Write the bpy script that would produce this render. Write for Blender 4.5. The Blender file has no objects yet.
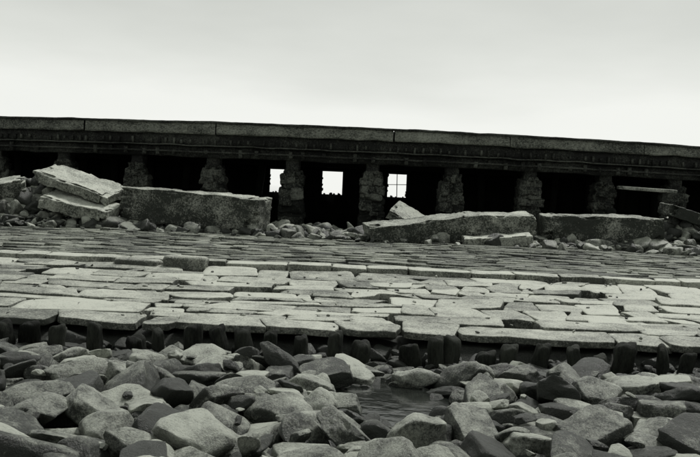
import bpy, bmesh, math, random
import numpy as np
from mathutils import Vector, Matrix, Euler
random.seed(7); rng=np.random.default_rng(11)
sc=bpy.context.scene
sc.view_settings.view_transform='Standard'; sc.view_settings.look='None'; sc.view_settings.exposure=0

# ---------------------------------------------------------------- helpers
def _h(i,j,k,s):
    n=(i*374761393+j*668265263+k*2147483647+s*974711)&0xffffffff
    n=((n^(n>>13))*1274126177)&0xffffffff
    n=(n^(n>>16))&0xffff
    return n/65535.0
def vnoise(P,scale,seed=0):
    Q=P*scale; I=np.floor(Q).astype(np.int64); f=Q-I; f=f*f*(3-2*f)
    r=0
    for a in (0,1):
        for b in (0,1):
            for c in (0,1):
                w=(f[:,0] if a else 1-f[:,0])*(f[:,1] if b else 1-f[:,1])*(f[:,2] if c else 1-f[:,2])
                r=r+w*_h(I[:,0]+a,I[:,1]+b,I[:,2]+c,seed)
    return r*2-1
def fbm(P,scale,seed=0,o=3):
    r=0;a=1.0
    for k in range(o):
        r=r+a*vnoise(P,scale*(2.03**k),seed+k*17); a*=.5
    return r
def build(name,V,F,mat,tone=None,smooth=True,parent=None):
    me=bpy.data.meshes.new(name)
    V=np.asarray(V,dtype=np.float32); F=np.asarray(F,dtype=np.int32)
    m,k=F.shape
    me.vertices.add(len(V)); me.vertices.foreach_set('co',V.ravel())
    me.loops.add(m*k); me.loops.foreach_set('vertex_index',F.ravel())
    me.polygons.add(m); me.polygons.foreach_set('loop_start',np.arange(0,m*k,k,dtype=np.int32))
    me.polygons.foreach_set('loop_total',np.full(m,k,dtype=np.int32))
    me.update(calc_edges=True); me.validate()
    if smooth: me.polygons.foreach_set('use_smooth',np.ones(len(me.polygons),dtype=bool))
    if tone is None: tone=np.full(len(V),.5)
    at=me.attributes.new('tone','FLOAT','POINT'); at.data.foreach_set('value',np.asarray(tone,dtype=np.float32))
    me.materials.append(mat)
    ob=bpy.data.objects.new(name,me); sc.collection.objects.link(ob)
    if parent: ob.parent=parent
    return ob
class Acc:
    def __init__(s): s.V=[];s.F=[];s.T=[];s.n=0
    def add(s,V,F,t=.5):
        s.V.append(V); s.F.append(F+s.n); s.T.append(np.full(len(V),t)); s.n+=len(V)
    def make(s,name,mat,smooth=True,parent=None):
        return build(name,np.vstack(s.V),np.vstack(s.F),mat,np.concatenate(s.T),smooth,parent)
def arr_from_bm(bm,tri=False):
    bm.verts.ensure_lookup_table()
    V=np.array([v.co[:] for v in bm.verts]); F=np.array([[v.index for v in f.verts] for f in bm.faces])
    bm.free(); return V,F
_cc={}
def cube(cuts):
    if cuts not in _cc:
        bm=bmesh.new(); bmesh.ops.create_cube(bm,size=2)
        if cuts: bmesh.ops.subdivide_edges(bm,edges=bm.edges[:],cuts=cuts,use_grid_fill=True)
        bm.verts.index_update()
        _cc[cuts]=arr_from_bm(bm)
    V,F=_cc[cuts]; return V.copy(),F
_is={}
def ico(s):
    if s not in _is:
        bm=bmesh.new(); bmesh.ops.create_icosphere(bm,subdivisions=s,radius=1); bm.verts.index_update(); _is[s]=arr_from_bm(bm)
    V,F=_is[s]; return V.copy(),F
def rbox(half,b,cuts=9,powr=.5):
    V,F=cube(cuts)
    V=np.sign(V)*np.abs(V)**powr
    half=np.array(half,dtype=float); P=V*half
    inner=np.clip(P,-(half-b),half-b); d=P-inner; l=np.linalg.norm(d,axis=1,keepdims=True); l[l==0]=1
    P=np.where(np.linalg.norm(d,axis=1,keepdims=True)>0,inner+d/l*np.minimum(b,np.linalg.norm(d,axis=1,keepdims=True)),P)
    return P,F
def rot(rx,ry,rz): return np.array(Euler((rx,ry,rz)).to_matrix())
def plain(half): return cube(0)[0]*np.array(half), cube(0)[1]

def zg(y):   # shore profile
    return np.interp(y,[-40,3,11.75,12.15,12.5,17.3,24.3,27.2,33.5,38,45],[-.6,-.28,-.28,-.24,.02,.46,.80,.9,.9,-1.6,-3])

# ---------------------------------------------------------------- materials
def tint(c): return (c[0]*1.01,c[1]*1.0,c[2]*.94)
def stone(name,dark,light,scale=6,rough=.7,bump=.5,fine=60,toneamt=.8,side_shade=.0,stretch=(1,1,1),spec=.4,bdist=.02,speck=.25,lo=.25,hi=.78):
    m=bpy.data.materials.new(name); m.use_nodes=True; nt=m.node_tree; N=nt.nodes; L=nt.links
    b=N['Principled BSDF']; b.inputs['Roughness'].default_value=rough
    b.inputs['Specular IOR Level'].default_value=spec
    tc=N.new('ShaderNodeTexCoord'); mp=N.new('ShaderNodeMapping'); mp.inputs['Scale'].default_value=stretch
    L.new(tc.outputs['Object'],mp.inputs[0])
    def noise(s,d=6,r=.6):
        n=N.new('ShaderNodeTexNoise'); n.inputs['Scale'].default_value=s; n.inputs['Detail'].default_value=d; n.inputs['Roughness'].default_value=r
        L.new(mp.outputs[0],n.inputs['Vector']); return n
    def math_(op,a,c):
        n=N.new('ShaderNodeMath'); n.operation=op
        for i,v in enumerate((a,c)):
            if isinstance(v,(int,float)): n.inputs[i].default_value=v
            else: L.new(v,n.inputs[i])
        return n.outputs[0]
    n1=noise(scale,9,.74); n2=noise(fine,4,.8); n3=noise(scale*.23,3,.5)
    s=math_('ADD',math_('MULTIPLY',math_('SUBTRACT',n1.outputs[0],.5),1.5),math_('MULTIPLY',n3.outputs[0],1.0))
    s=math_('ADD',s,math_('MULTIPLY',math_('SUBTRACT',n2.outputs[0],.5),speck*3))
    at=N.new('ShaderNodeAttribute'); at.attribute_name='tone'
    s=math_('ADD',s,math_('MULTIPLY',math_('SUBTRACT',at.outputs['Fac'],.5),toneamt))
    if side_shade:  # shade painted into base colour: steep faces darker than tops
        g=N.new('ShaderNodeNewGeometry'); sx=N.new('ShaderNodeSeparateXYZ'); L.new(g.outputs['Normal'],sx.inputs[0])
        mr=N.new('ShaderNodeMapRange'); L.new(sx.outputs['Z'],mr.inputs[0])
        mr.inputs[1].default_value=.1; mr.inputs[2].default_value=.8; mr.inputs[3].default_value=-side_shade; mr.inputs[4].default_value=0
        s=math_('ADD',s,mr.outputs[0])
    cr=N.new('ShaderNodeValToRGB'); L.new(s,cr.inputs[0])
    e=cr.color_ramp.elements; e[0].position=lo; e[0].color=(*tint(dark),1); e[1].position=hi; e[1].color=(*tint(light),1)
    L.new(cr.outputs[0],b.inputs['Base Color'])
    bp=N.new('ShaderNodeBump'); bp.inputs['Strength'].default_value=bump; bp.inputs['Distance'].default_value=bdist
    h=math_('ADD',math_('MULTIPLY',n1.outputs[0],1.0),math_('MULTIPLY',n2.outputs[0],.3)); L.new(h,bp.inputs['Height'])
    L.new(bp.outputs[0],b.inputs['Normal'])
    rr=N.new('ShaderNodeMapRange'); L.new(n1.outputs[0],rr.inputs[0]); rr.inputs[1].default_value=.3; rr.inputs[2].default_value=.7
    rr.inputs[3].default_value=max(.2,rough-.2); rr.inputs[4].default_value=min(1,rough+.15); L.new(rr.outputs[0],b.inputs['Roughness'])
    return m
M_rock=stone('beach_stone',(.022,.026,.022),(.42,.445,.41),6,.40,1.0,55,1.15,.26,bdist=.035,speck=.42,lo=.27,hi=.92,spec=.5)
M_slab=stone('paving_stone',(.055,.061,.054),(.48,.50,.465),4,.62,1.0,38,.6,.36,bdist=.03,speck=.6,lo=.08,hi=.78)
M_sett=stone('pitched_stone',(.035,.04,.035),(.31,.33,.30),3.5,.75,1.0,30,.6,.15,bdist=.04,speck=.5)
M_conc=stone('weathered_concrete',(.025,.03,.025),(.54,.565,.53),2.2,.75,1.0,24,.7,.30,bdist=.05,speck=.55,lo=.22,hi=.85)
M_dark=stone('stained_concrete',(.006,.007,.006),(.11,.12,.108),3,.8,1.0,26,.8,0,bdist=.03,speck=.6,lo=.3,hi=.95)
M_black=stone('shade_dark_masonry',(.003,.004,.003),(.014,.016,.014),2,.9,.6,30,.6,0,bdist=.02,spec=.1)  # near-black base colour deepens the shade inside the pier
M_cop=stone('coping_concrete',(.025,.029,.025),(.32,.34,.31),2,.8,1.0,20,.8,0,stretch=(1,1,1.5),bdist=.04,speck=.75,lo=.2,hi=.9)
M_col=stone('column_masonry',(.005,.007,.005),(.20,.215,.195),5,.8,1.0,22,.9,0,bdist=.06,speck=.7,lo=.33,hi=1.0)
M_wood=stone('wet_timber',(.004,.005,.004),(.04,.045,.039),6,.75,1.0,40,.6,0,stretch=(1,1,.25),bdist=.03,spec=.15)
M_mud=stone('dark_shingle',(.006,.008,.006),(.04,.044,.04),8,.8,1.0,50,.3,0,bdist=.04,speck=.6)
def water(name,col,rough,bscale,bstr):
    m=bpy.data.materials.new(name); m.use_nodes=True; N=m.node_tree.nodes; L=m.node_tree.links; b=N['Principled BSDF']
    b.inputs['Base Color'].default_value=(*col,1); b.inputs['Roughness'].default_value=rough; b.inputs['IOR'].default_value=1.33
    n=N.new('ShaderNodeTexNoise'); n.inputs['Scale'].default_value=bscale; n.inputs['Detail'].default_value=4
    tc=N.new('ShaderNodeTexCoord'); L.new(tc.outputs['Object'],n.inputs['Vector'])
    bp=N.new('ShaderNodeBump'); bp.inputs['Strength'].default_value=bstr; bp.inputs['Distance'].default_value=.02; L.new(n.outputs[0],bp.inputs['Height']); L.new(bp.outputs[0],b.inputs['Normal'])
    return m
M_pool=water('pool_water',(.015,.017,.015),.08,6,.2)
M_sea=water('sea_water',(.1,.11,.1),.3,.5,.6)

# ---------------------------------------------------------------- ground sheet + sea
xs=np.arange(-45,45.01,.15); ys=np.concatenate([np.arange(-40,3,1.0),np.arange(3,28,.12),np.arange(28,45.1,.5)])
X,Y=np.meshgrid(xs,ys); Z=zg(Y)
P=np.stack([X.ravel(),Y.ravel(),Z.ravel()],1)
P[:,2]+=fbm(P,1.3,3,4)*.035
pl=((P[:,0]-.55)/1.1)**2+((P[:,1]-9.8)/1.5)**2
P[:,2]-=np.exp(-pl*1.2)*.18
def mound(x,y):
    return (1.05*np.exp(-(((x+8.3)/1.7)**2+((y-26.2)/1.0)**2)) + .75*np.exp(-(((x-9.3)/1.3)**2+((y-26.6)/.9)**2))
            +.18*np.exp(-(((x-2.0)/2.5)**2+((y-25.6)/.7)**2))+.22*np.exp(-(((x-6.6)/2.2)**2+((y-25.7)/.8)**2)))
P[:,2]+=mound(P[:,0],P[:,1])
ny,nx=X.shape; ii=np.arange(ny-1)[:,None]*nx+np.arange(nx-1)[None,:]
F=np.stack([ii,ii+1,ii+nx+1,ii+nx],-1).reshape(-1,4)
build('ground',P,F,M_mud)
V,F=np.array([[-3000,-3000,-1.2],[3000,-3000,-1.2],[3000,3000,-1.2],[-3000,3000,-1.2]]),np.array([[0,1,2,3]])
build('sea',V,F,M_sea,smooth=False)
a=np.linspace(0,2*np.pi,48,endpoint=False)
V=np.stack([.45+1.15*np.cos(a),9.75+1.35*np.sin(a),np.full(48,-.15)],1)
build('tide_pool_water',V,np.arange(48)[None,:],M_pool,smooth=False)

# ---------------------------------------------------------------- rocks
def proto(sub,seed):
    V,Fi=ico(sub); r=np.random.default_rng(seed)
    Rm=rot(r.normal()*.25,r.normal()*.25,r.normal()*.3)
    pl=[(np.array(v,float)@Rm+r.normal(size=3)*.16,r.uniform(.46,.70)) for v in ((1,0,0),(-1,0,0),(0,1,0),(0,-1,0),(0,0,1),(0,0,-1))]
    for c in range(r.integers(5,11)):
        pl.append((r.normal(size=3),r.uniform(.60,.80)))
    k=r.uniform(.84,.96)
    for n,d in pl:
        n=n/np.linalg.norm(n); t=V@n; ex=t-d
        soft=np.where(ex>.07,ex-.035,np.where(ex>0,ex*ex/.14,0))
        V=V-np.outer(soft*k,n)
    V=V/np.abs(V).max(0)
    nn=V/np.linalg.norm(V,axis=1,keepdims=True)
    return V+nn*(fbm(V,1.7,seed,3)*.07+np.abs(vnoise(V,4.5,seed+9))*.045+fbm(V,11,seed+3,2)*.012)[:,None]
protos=[proto(4,100+k) for k in range(34)]; V3=ico(4)[1]
protos_lo=[proto(3,500+k) for k in range(24)]; F3=ico(3)[1]
def rock(acc,x,y,z,s,flat=.55,tilt=.3,tone=None,lo=False,asp=None,rz=None):
    p=(protos_lo if lo else protos)[rng.integers(24 if lo else 34)]
    asp=rng.uniform(1.0,2.0) if asp is None else asp
    S=np.array([s*math.sqrt(asp),s/math.sqrt(asp),s*flat])
    rzz=rng.uniform(0,6.28) if rz is None else rz
    R=rot(rng.normal()*tilt,rng.normal()*tilt,rzz)
    acc.add((p*S)@R.T+np.array([x,y,z]), F3 if lo else V3, rng.normal(.5,.17) if tone is None else tone)
def scatter(n_try,sizes,xr,yr,ov,excl=None,cell=.6,placed=None):
    grid={} if placed is None else placed; out=[]
    for s in sizes:
        for t in range(n_try):
            x=rng.uniform(*xr);y=rng.uniform(*yr)
            if excl and excl(x,y,s): continue
            gx,gy=int(x//cell),int(y//cell); ok=True
            for i in (-1,0,1):
                for j in (-1,0,1):
                    for (a,b,c) in grid.get((gx+i,gy+j),()):
                        if (a-x)**2+((b-y))**2<((c+s)*ov)**2: ok=False;break
                    if not ok:break
                if not ok:break
            if ok:
                grid.setdefault((gx,gy),[]).append((x,y,s)); out.append((x,y,s)); break
    return out
A=Acc()
def poolex(x,y,s):
    return ((x-.45)/(.64+s*.6))**2+((y-9.85)/(.8+s*.6))**2<1 or (s>.10 and .25<x<1.45 and y>10.7) or (s>.12 and 0<x<1 and 8.3<y<9.2) or (s>.17 and y>11.35)
heroes=[(.62,7.75,.2,.9,.05),(2.95,8.0,.35,.5,.02),(-1.75,8.6,.27,.3,.02),(-2.9,10.6,.25,.4,0),(-.25,7.1,.28,.4,0),(-3.0,7.9,.25,.4,.0),(1.7,9.2,.22,.45,0),(-.5,9.2,.2,.5,.03),(1.75,10.4,.22,.45,0),(-1.0,10.2,.24,.4,0)]
grid={}
for (x,y,s,f,dz) in heroes:
    rock(A,x,y,-.1+dz+s*f*.35,s,f,.2,tone=rng.uniform(.7,.95) if s<.32 else .15)
    grid.setdefault((int(x//.6),int(y//.6)),[]).append((x,y,s))
sizes=np.sort(np.clip(rng.lognormal(math.log(.115),.42,5000),.045,.27))[::-1]
pts=scatter(14,sizes,(-8.2,8.2),(4.6,11.75),.75,poolex,placed=grid)
for (x,y,s) in pts:
    dz=-.05*max(0,min(1,(y-11.2)/.5))-(.04 if 0<x<1 and 8<y<9.1 else 0)
    rock(A,x,y,-.2+s*.52+rng.normal()*.035+dz,s*1.13,rng.uniform(.34,.68),.30,lo=abs(x)>4.6 or s<.085,tone=float(np.clip(rng.normal(.46,.28),-.15,1.05)))
pts2=scatter(4,np.clip(rng.lognormal(math.log(.08),.3,4600),.04,.15),(-8,8),(4.6,12.35),.62,lambda x,y,s:((x-.45)/.7)**2+((y-9.8)/.85)**2<.8)
for (x,y,s) in pts2:
    rock(A,x,y,-.25+s*.3+max(0,(y-11.6))*.2,s*1.1,.6,.5,lo=True,tone=rng.uniform(-.1,.4))
for i in range(320):
    x=rng.uniform(-8,8);y=rng.uniform(5,11.4)
    if poolex(x,y,.25): continue
    s=rng.uniform(.03,.14); rock(A,x,y,.0+s*.2,s,.45,.4,tone=float(rng.uniform(.0,1.0)))
A.make('beach_boulders',M_rock)

# ---------------------------------------------------------------- paved stone apron
def slabstone(A,cx,cy,lx,ly,th,ztop,b,tone,wob=.03,cuts=9,slope=0,jr=.02,tilt=.012,wear=.05):
    V,F=rbox((lx/2,ly/2,th/2),b,cuts)
    u=V[:,0]/lx; v=V[:,1]/ly
    V[:,0]+=rng.normal()*wob*v*2+rng.normal()*wob*.8*u*v*4
    V[:,1]+=rng.normal()*wob*u*1.0+rng.normal()*wob*.5*u*v*4
    Q=V+np.array([cx*7.3,cy*5.1,0])
    V[:,2]+=fbm(Q,3.2,5,4)*.013*min(1,ly*2)
    V[:,0]+=fbm(Q,5.5,9,3)*.022; V[:,1]+=fbm(Q,5.5,19,3)*.020
    cs=rng.uniform(0,2,4)*wear; ci=(u>0).astype(int)+2*(v>0).astype(int)
    cn=np.maximum(0,np.abs(u)*2+np.abs(v)*2-1.7)*cs[ci]*1.6*min(lx,ly)
    V[:,0]-=np.sign(u)*cn; V[:,1]-=np.sign(v)*cn
    R=rot(slope+rng.normal()*tilt,rng.normal()*tilt,rng.normal()*jr)
    V=V@R.T+np.array([cx,cy,ztop-th/2]); A.add(V,F,tone)
def ztop_apron(y): return .2+.4*(y-12.5)/4.8
slope=math.atan(.4/4.8)
A=Acc()
X0=-13.0
while X0<13:
    PW=rng.uniform(1.4,3.6); y=12.42+rng.uniform(-.05,.05); first=True
    while y<17.0:
        d=float(rng.choice([.24,.32,.42,.52,.66]))*rng.uniform(.88,1.12)
        if first: d=rng.uniform(.5,.75)
        if y+d>16.85: d=17.17-y
        nst=max(2,int(round(PW/rng.uniform(.45,1.2))))
        cuts_=np.sort(np.clip((np.arange(1,nst)+rng.normal(size=nst-1)*.25)/nst,.08,.92)); e=np.concatenate([[0],cuts_,[1]])*PW+X0
        off=rng.normal()*.12
        for i in range(nst):
            l=e[i+1]-e[i]
            if l<.16: continue
            tn=float(np.clip(rng.normal(.58,.26),.0,1))
            if rng.random()<.012: continue
            gx=rng.uniform(-.01,.03); gy=rng.uniform(-.005,.035)
            slabstone(A,(e[i]+e[i+1])/2+off,y+d/2+rng.normal()*.012,l-gx,d-gy,.10 if first else .2,ztop_apron(y+d/2)+rng.normal()*.012,rng.uniform(.012,.024),tn,slope=slope,tilt=.014,wob=.05,jr=.035,wear=.07)
        y+=d; first=False
    X0+=PW
A.make('stone_paving_apron',M_slab)
C=Acc()
for i in range(200):
    x=rng.uniform(-9,9); yy=rng.uniform(12.5,17.2); s=rng.uniform(.01,.035)
    rock(C,x,yy,ztop_apron(yy)+s*.2,s,.5,.3,lo=True,tone=float(rng.uniform(.3,.9)))
C.make('loose_stones',M_rock)
# kerb course
A=Acc(); x=-13.5
while x<13.5:
    l=rng.uniform(.4,1.3)
    slabstone(A,x+l/2,17.40,l-.025,.40,.2,.685+rng.normal()*.006,.015,float(np.clip(rng.normal(.9,.12),.5,1)),jr=.006,wob=.012,slope=.06)
    x+=l
slabstone(A,-2.85,17.0,.75,.42,.3,.77,.1,.5)
slabstone(A,-3.7,16.98,.8,.3,.2,.68,.06,.5)
A.make('kerb_stones',M_slab)
# pitched narrow stone band
A=Acc(); y=17.66
while y<24.6:
    d=rng.uniform(.12,.34); x=-14+rng.uniform(0,.5)
    while x<14:
        l=float(np.clip(rng.lognormal(math.log(.5),.6),.12,2.2))
        if rng.random()>.03:
            zt=float(np.interp(y,[17.3,24.3,25],[.645,.86,.9]))
            slabstone(A,x+l/2,y+d/2,l-.004,d+.006,.2,zt+rng.normal()*.011+.02*math.sin(x*.7+y),.018,float(np.clip(rng.normal(.5,.2),.0,1)),cuts=5,wob=.03,tilt=.022,jr=.03)
        x+=l
    y+=d
A.make('pitched_stone_bank',M_sett)

# ---------------------------------------------------------------- timber pile stumps
def stump(x,y,h,r,zb=-.35):
    n=18; prof=[(0,1.05),(.3,1.02),(.6,1.0),(.8,.98),(.9,.95),(.965,.86),(.99,.55),(1.0,.02)]
    rings=[]; H=h-zb; ph=rng.uniform(0,6.28); a=np.linspace(0,2*np.pi,n,endpoint=False)
    wob=1+.12*np.cos(2*a+ph)+.07*np.cos(5*a+ph*2)+.05*rng.normal(size=n)
    topz=.03*np.cos(a+ph)+.02*np.cos(3*a+2*ph)
    for (t,k) in prof:
        rr=r*k*wob
        rings.append(np.stack([rr*np.cos(a),rr*np.sin(a),np.full(n,zb+H*t)+(topz*k if t>.75 else 0)],1))
    V=np.vstack(rings); F=[]
    V[:,:2]+=np.stack([fbm(V+x*3,8,1,3),fbm(V+x*3,8,2,3)],1)*.018
    for i in range(len(prof)-1):
        for j in range(n): F.append([i*n+j,i*n+(j+1)%n,(i+1)*n+(j+1)%n,(i+1)*n+j])
    V=V@rot(rng.normal()*.07,rng.normal()*.09,0).T+np.array([x,y,0])
    build('timber_pile_stump',V,np.array(F),M_wood,np.full(len(V),rng.uniform(.2,.7)))
sx_=[-5.0,-4.6,-4.18,-3.9,-3.47,-3.08,-2.64,-2.27,-1.88,-1.57,-1.25,-.90,-.53,-.14,.22,.76,1.07,1.36,1.75,2.06,2.42,2.81,3.20,3.51,3.88,4.25,4.65,5.0]
for x in sx_+[-9+.4*i for i in range(10)]+[5.4+.4*i for i in range(10)]:
    stump(x+rng.normal()*.04,11.93+rng.normal()*.06,float(np.clip(rng.normal(.18,.05),.07,.26)),rng.uniform(.075,.125))

# ---------------------------------------------------------------- fallen concrete blocks
def block(x,y,zb,L,W,H,rz=0,rx=0,ry=0,tone=.5,name='fallen_concrete_block',seed=0,taper=0):
    V,F=cube(44); V=np.sign(V)*np.abs(V)**.75
    half=np.array([L/2,W/2,H/2]); b=.03
    P=V*half; inner=np.clip(P,-(half-b),half-b); d=P-inner; l=np.linalg.norm(d,axis=1,keepdims=True); l[l==0]=1
    P=inner+d/l*np.minimum(l,b)*(np.linalg.norm(d,axis=1,keepdims=True)>0)
    e=np.sum(np.abs(V)>.86,axis=1)
    Q=P+seed*13.7
    ch=np.maximum(fbm(Q,3.0,seed,3)-.15,0)*.25*(e>=2)
    P=P*(1-ch[:,None]/np.maximum(half.min(),.25)*.8)
    nd=np.stack([fbm(Q,2.5,seed+1,5),fbm(Q,2.5,seed+2,5),fbm(Q,2.5,seed+3,5)],1)*.032
    P=P+nd
    if taper: P[:,2]*=1+taper*P[:,0]/L
    P=P@rot(rx,ry,rz).T
    P+=np.array([x,y,zb+H/2])
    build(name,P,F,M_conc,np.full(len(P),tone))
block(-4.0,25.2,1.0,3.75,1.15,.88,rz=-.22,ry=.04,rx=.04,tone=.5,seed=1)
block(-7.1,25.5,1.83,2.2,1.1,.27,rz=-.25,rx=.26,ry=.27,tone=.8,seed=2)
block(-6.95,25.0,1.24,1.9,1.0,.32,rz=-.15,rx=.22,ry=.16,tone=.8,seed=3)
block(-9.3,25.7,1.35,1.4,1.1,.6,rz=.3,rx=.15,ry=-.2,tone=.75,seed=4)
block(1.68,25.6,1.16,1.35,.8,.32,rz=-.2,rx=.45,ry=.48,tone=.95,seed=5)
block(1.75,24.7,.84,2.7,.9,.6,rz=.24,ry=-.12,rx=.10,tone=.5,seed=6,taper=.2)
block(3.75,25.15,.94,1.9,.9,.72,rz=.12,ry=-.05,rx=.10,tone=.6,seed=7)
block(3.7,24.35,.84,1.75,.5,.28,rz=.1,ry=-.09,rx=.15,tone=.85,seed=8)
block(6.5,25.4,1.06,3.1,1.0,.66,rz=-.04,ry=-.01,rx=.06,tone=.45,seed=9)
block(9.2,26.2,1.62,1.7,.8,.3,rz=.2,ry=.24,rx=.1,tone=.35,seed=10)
A=Acc()
for i in range(2300):
    x=rng.uniform(-12.5,12.5); y=rng.triangular(23.7,25.0,27.4)
    s=float(np.clip(rng.lognormal(math.log(.085),.5),.035,.3))
    if abs(x+4)<1.9 and y>24.4 and y<26: continue
    z=zg(y)+mound(x,y)+s*.25+.05
    rock(A,x,y,z,s,rng.uniform(.4,.8),.5,lo=True,tone=float(np.clip(rng.normal(.5,.25),-.1,1)))
for (cx,cy,n,sx,sy) in ((-8.4,25.8,230,1.5,.8),(9.2,26.2,150,1.0,.6),(-5.6,24.7,60,.7,.2),(-1.0,25.0,70,1.0,.4),(0.6,25.4,60,.8,.4),(6.5,24.8,60,1.6,.15),(-3.5,24.3,50,1.5,.12)):
    for i in range(n):
        x=cx+rng.normal()*sx*.6; y=cy+rng.normal()*sy*.6; s=float(np.clip(rng.lognormal(math.log(.14),.4),.06,.34))
        rock(A,x,y,float(zg(y)+mound(x,y))+s*.3,s,rng.uniform(.45,.8),.5,lo=True,tone=float(np.clip(rng.normal(.42,.28),-.1,1)))
A.make('stone_rubble',M_rock)

# ---------------------------------------------------------------- pier
pier=bpy.data.objects.new('derelict_pier',None); sc.collection.objects.link(pier)
def yf(x):
    x=np.abs(x); return np.where(x<11,27.2+1.65*(x/10)**2,27.2+1.65*1.21+ (x-11)*.363)
def sweep(name,prof,mat,x0,x1,step=.12,noise=.0,tone=.5,seed=0):
    xs=np.arange(x0,x1+1e-6,step); n=len(prof); pr=np.array(prof)
    V=np.zeros((len(xs),n,3)); V[:,:,0]=xs[:,None]; V[:,:,1]=yf(xs)[:,None]+pr[None,:,0]; V[:,:,2]=pr[None,:,1]
    V=V.reshape(-1,3)
    if noise:
        V[:,1]+=fbm(V,1.7,seed,4)*noise; V[:,2]+=fbm(V,1.7,seed+5,4)*noise*.7
    F=[]
    for i in range(len(xs)-1):
        for j in range(n): F.append([i*n+j,i*n+(j+1)%n,(i+1)*n+(j+1)%n,(i+1)*n+j])
    F=np.array(F)[:,::-1]
    return build(name,V,F,mat,np.full(len(V),tone),smooth=False,parent=pier)
def boxprof(y0,y1,z0,z1,ny=1,nz=3):
    p=[(y0,z) for z in np.linspace(z1,z0,nz+1)]
    p+=[(y,z0) for y in np.linspace(y0,y1,ny+1)[1:]]
    p+=[(y1,z) for z in np.linspace(z0,z1,nz+1)[1:]]
    p+=[(y,z1) for y in np.linspace(y1,y0,ny+1)[1:-1]]
    return p
XE=30
x=-XE; i=0
while x<XE:
    l=rng.uniform(3.2,5.5)
    sweep('coping_%d'%i,boxprof(-.12,.45,3.53+rng.normal()*.006,3.85+rng.normal()*.008,2,6),M_cop,x,min(x+l-.004,XE),.05,.03,rng.normal(.5,.05),seed=3); x+=l; i+=1
sweep('coping_lip',boxprof(-.17,-.08,3.81,3.875,1,1),M_dark,-XE,XE,.05,.02,.5,seed=77)
sweep('deck_kerb',boxprof(.40,.8,3.5,3.83,1,1),M_dark,-XE,XE,.5)
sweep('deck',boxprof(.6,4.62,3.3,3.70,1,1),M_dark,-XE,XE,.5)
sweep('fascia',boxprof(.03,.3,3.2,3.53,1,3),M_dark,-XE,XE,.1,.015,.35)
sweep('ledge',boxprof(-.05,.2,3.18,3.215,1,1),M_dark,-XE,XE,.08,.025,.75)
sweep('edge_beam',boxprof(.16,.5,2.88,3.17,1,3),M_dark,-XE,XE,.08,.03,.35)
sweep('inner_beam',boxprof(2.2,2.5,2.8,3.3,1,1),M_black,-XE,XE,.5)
sweep('service_pipe',[(.05+.03*math.cos(t),3.02+.03*math.sin(t)) for t in np.linspace(0,-2*math.pi,9)[:-1]],M_dark,-XE,XE,.1,.012,.5)
def rows(name,mat,items,b=0):
    A=Acc()
    for (x,yo,z,hx,hy,hz,t) in items:
        V,F=plain((hx,hy,hz)); V=V@rot(0,rng.normal()*.05,0).T; A.add(V+np.array([x,float(yf(x))+yo,z]),F,t)
    return A.make(name,mat,False,pier)
rows('brackets',M_dark,[(x+rng.normal()*.02,-.0,3.31+rng.normal()*.012,.028,.05,.085*rng.uniform(.5,1.1),float(rng.uniform(.2,1.0))) for x in np.arange(-XE,XE,.235) if rng.random()>.15])
rows('joist_ends',M_dark,[(x+rng.normal()*.04,.12,3.02+rng.normal()*.02,.05,.08,.10*rng.uniform(.6,1.2),float(rng.uniform(.2,.9))) for x in np.arange(-XE,XE,.47) if rng.random()>.25])
rows('cross_joists',M_black,[(x,2.4,3.2,.09,2.1,.2,.5) for x in np.arange(-XE,XE,.756)])
cols=[-1.70+2.27*i for i in range(-12,14)]
A=Acc();B=Acc()
for cx in cols:
    cyy=float(yf(cx))+.55; z=.75
    while z<2.60:
        h=min(rng.uniform(.12,.26),2.66-z)
        w=(.64 if z<2.2 else (.58 if z<2.45 else .46))+rng.normal()*.04
        top=float(np.clip((z-1.5)/.5,0,1))
        nb=rng.integers(1,4); ws=rng.uniform(.6,1.4,nb); ws=ws/ws.sum()*w; x0=cx-w/2+rng.normal()*.02
        for ww in ws:
            V,F=rbox((ww/2+.02,.33,h/2+.03),.05,7); Q=V+z*9+cx
            V=V+np.stack([fbm(Q,6,1,3),fbm(Q,6,2,3),fbm(Q,6,3,3)],1)*.05
            V+=np.array([x0+ww/2,cyy+rng.normal()*.04,z+h/2]); A.add(V,F,float(rng.uniform(.0,.4)+.3*top)); x0+=ww
        z+=h
    V,F=rbox((.19,.25,.18),.05,7); V=V+fbm(V+cx,4,3,3)[:,None]*.03+np.array([cx,cyy,2.78]); B.add(V,F,.4)
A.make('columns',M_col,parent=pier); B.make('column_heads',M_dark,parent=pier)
rows('inner_posts',M_black,[(cx+o,2.35,1.85,.1,.1,1.0,.6) for cx in cols for o in (0.0,1.13) if not (o>0 and -2.5<cx<1.5)])
wins=[(-2.36,.66),(-.64,.66),(1.47,.62)]
wz0,wz1=1.99,2.74
yb=4.35
def wallpiece(A,x0,x1,z0,z1):
    for xa in np.arange(x0,x1-1e-6,.8):
        xb=min(xa+.8,x1)
        ya,ybb=float(yf(xa))+yb,float(yf(xb))+yb
        V=np.array([[xa,ya,z0],[xb,ybb,z0],[xb,ybb,z1],[xa,ya,z1],[xa,ya+.3,z0],[xb,ybb+.3,z0],[xb,ybb+.3,z1],[xa,ya+.3,z1]])
        F=np.array([[0,1,2,3],[5,4,7,6],[3,2,6,7],[1,0,4,5],[4,0,3,7],[1,5,6,2]]); A.add(V,F,.5)
A=Acc(); xc=-XE
for (wx,ww) in wins:
    wallpiece(A,xc,wx-ww/2,.5,3.31); wallpiece(A,wx-ww/2,wx+ww/2,.5,wz0); wallpiece(A,wx-ww/2,wx+ww/2,wz1,3.31); xc=wx+ww/2
wallpiece(A,xc,XE,.5,3.31)
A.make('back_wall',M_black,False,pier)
rows('window_bars',M_black,[(1.47,yb+.15,2.36,.012,.02,.38,.5),(1.47,yb+.15,2.40,.31,.02,.010,.5)])
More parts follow.
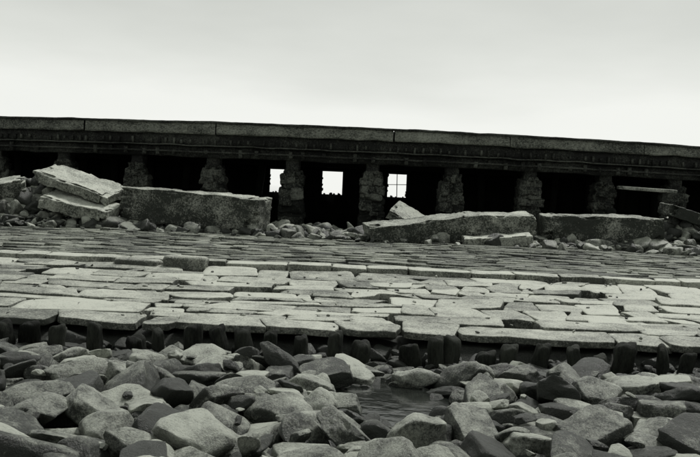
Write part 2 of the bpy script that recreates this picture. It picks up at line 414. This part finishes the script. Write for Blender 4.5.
# ragged masonry left in the window reveals
A=Acc()
for (wx,ww) in wins:
    for i in range(9):
        sd=rng.integers(3); s=rng.uniform(.04,.09)
        px=wx+(-ww/2 if sd==0 else ww/2) if sd<2 else wx+rng.uniform(-.5,.5)*ww
        pz=rng.uniform(wz0,wz1) if sd<2 else wz0
        V,F=ico(3); V=protos_lo[rng.integers(24)]*np.array([s*.6,s,s*.7]); A.add(V+np.array([px,float(yf(wx))+yb+.15,pz]),F3,.5)
A.make('window_reveals',M_black,True,pier)
A=Acc(); V,F=rbox((.85,.08,.05),.02,7); V=V@rot(0,.03,.02).T+np.array([8.4,27.7,2.50]); A.add(V,F,.95)
V,F=rbox((.06,.06,.75),.02,7); V=V@rot(0,.02,0).T+np.array([8.9,27.78,1.75]); A.add(V,F,.2)
A.make('fallen_timber_beam',M_conc)

# ---------------------------------------------------------------- world, sun, camera
w=bpy.data.worlds.new('World'); sc.world=w; w.use_nodes=True; N=w.node_tree.nodes; L=w.node_tree.links
out=N['World Output']; bg=N['Background']
sun_dir=Vector((.42,.62,1.15)).normalized()
elev=math.asin(sun_dir.z); az=math.atan2(sun_dir.x,sun_dir.y)
sky=N.new('ShaderNodeTexSky'); sky.sky_type='NISHITA'; sky.sun_disc=False; sky.sun_elevation=elev; sky.sun_rotation=az
hs=N.new('ShaderNodeHueSaturation'); hs.inputs['Saturation'].default_value=.05; L.new(sky.outputs[0],hs.inputs['Color'])
L.new(hs.outputs[0],bg.inputs[0]); bg.inputs[1].default_value=.01
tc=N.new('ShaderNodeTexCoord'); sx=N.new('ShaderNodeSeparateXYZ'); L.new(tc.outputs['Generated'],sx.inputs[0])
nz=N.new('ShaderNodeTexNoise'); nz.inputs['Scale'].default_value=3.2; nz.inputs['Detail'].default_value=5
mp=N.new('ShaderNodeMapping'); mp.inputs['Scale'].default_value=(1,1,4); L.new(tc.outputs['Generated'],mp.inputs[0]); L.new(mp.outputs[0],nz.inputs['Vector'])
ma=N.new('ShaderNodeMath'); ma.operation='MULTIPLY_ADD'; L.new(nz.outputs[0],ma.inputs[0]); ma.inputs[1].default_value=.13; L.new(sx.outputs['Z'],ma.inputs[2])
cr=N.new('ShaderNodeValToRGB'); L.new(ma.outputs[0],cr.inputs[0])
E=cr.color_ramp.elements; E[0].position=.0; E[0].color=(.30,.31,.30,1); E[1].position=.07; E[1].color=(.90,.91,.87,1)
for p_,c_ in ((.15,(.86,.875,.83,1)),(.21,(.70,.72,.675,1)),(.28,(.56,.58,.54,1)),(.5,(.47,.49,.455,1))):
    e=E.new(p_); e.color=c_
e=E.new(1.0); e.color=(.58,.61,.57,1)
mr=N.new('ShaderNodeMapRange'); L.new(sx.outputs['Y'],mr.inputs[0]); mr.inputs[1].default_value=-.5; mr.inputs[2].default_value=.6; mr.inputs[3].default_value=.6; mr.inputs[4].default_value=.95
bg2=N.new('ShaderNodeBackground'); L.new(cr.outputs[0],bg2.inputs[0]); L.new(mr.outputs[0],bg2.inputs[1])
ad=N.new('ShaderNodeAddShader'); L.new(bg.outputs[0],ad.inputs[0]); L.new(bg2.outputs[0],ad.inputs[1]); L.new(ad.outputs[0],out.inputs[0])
sl=bpy.data.lights.new('sun','SUN'); sl.energy=2.8; sl.angle=math.radians(12); sl.color=(1,.99,.95)
so=bpy.data.objects.new('sun',sl); sc.collection.objects.link(so); so.rotation_euler=sun_dir.to_track_quat('Z','Y').to_euler()

cam=bpy.data.cameras.new('camera'); co=bpy.data.objects.new('camera',cam); sc.collection.objects.link(co)
cam.lens=50; cam.sensor_width=36; cam.clip_end=8000; cam.clip_start=.1
p=math.atan(30.5/972); th=math.radians(2.46)
fw=Vector((0,math.cos(p),-math.sin(p))); r0=Vector((1,0,0)); u0=Vector((0,math.sin(p),math.cos(p)))
r=r0*math.cos(th)+u0*math.sin(th); u=-r0*math.sin(th)+u0*math.cos(th)
M=Matrix((r,u,-fw)).transposed().to_4x4(); M.translation=Vector((0,0,1.9)); co.matrix_world=M
sc.camera=co
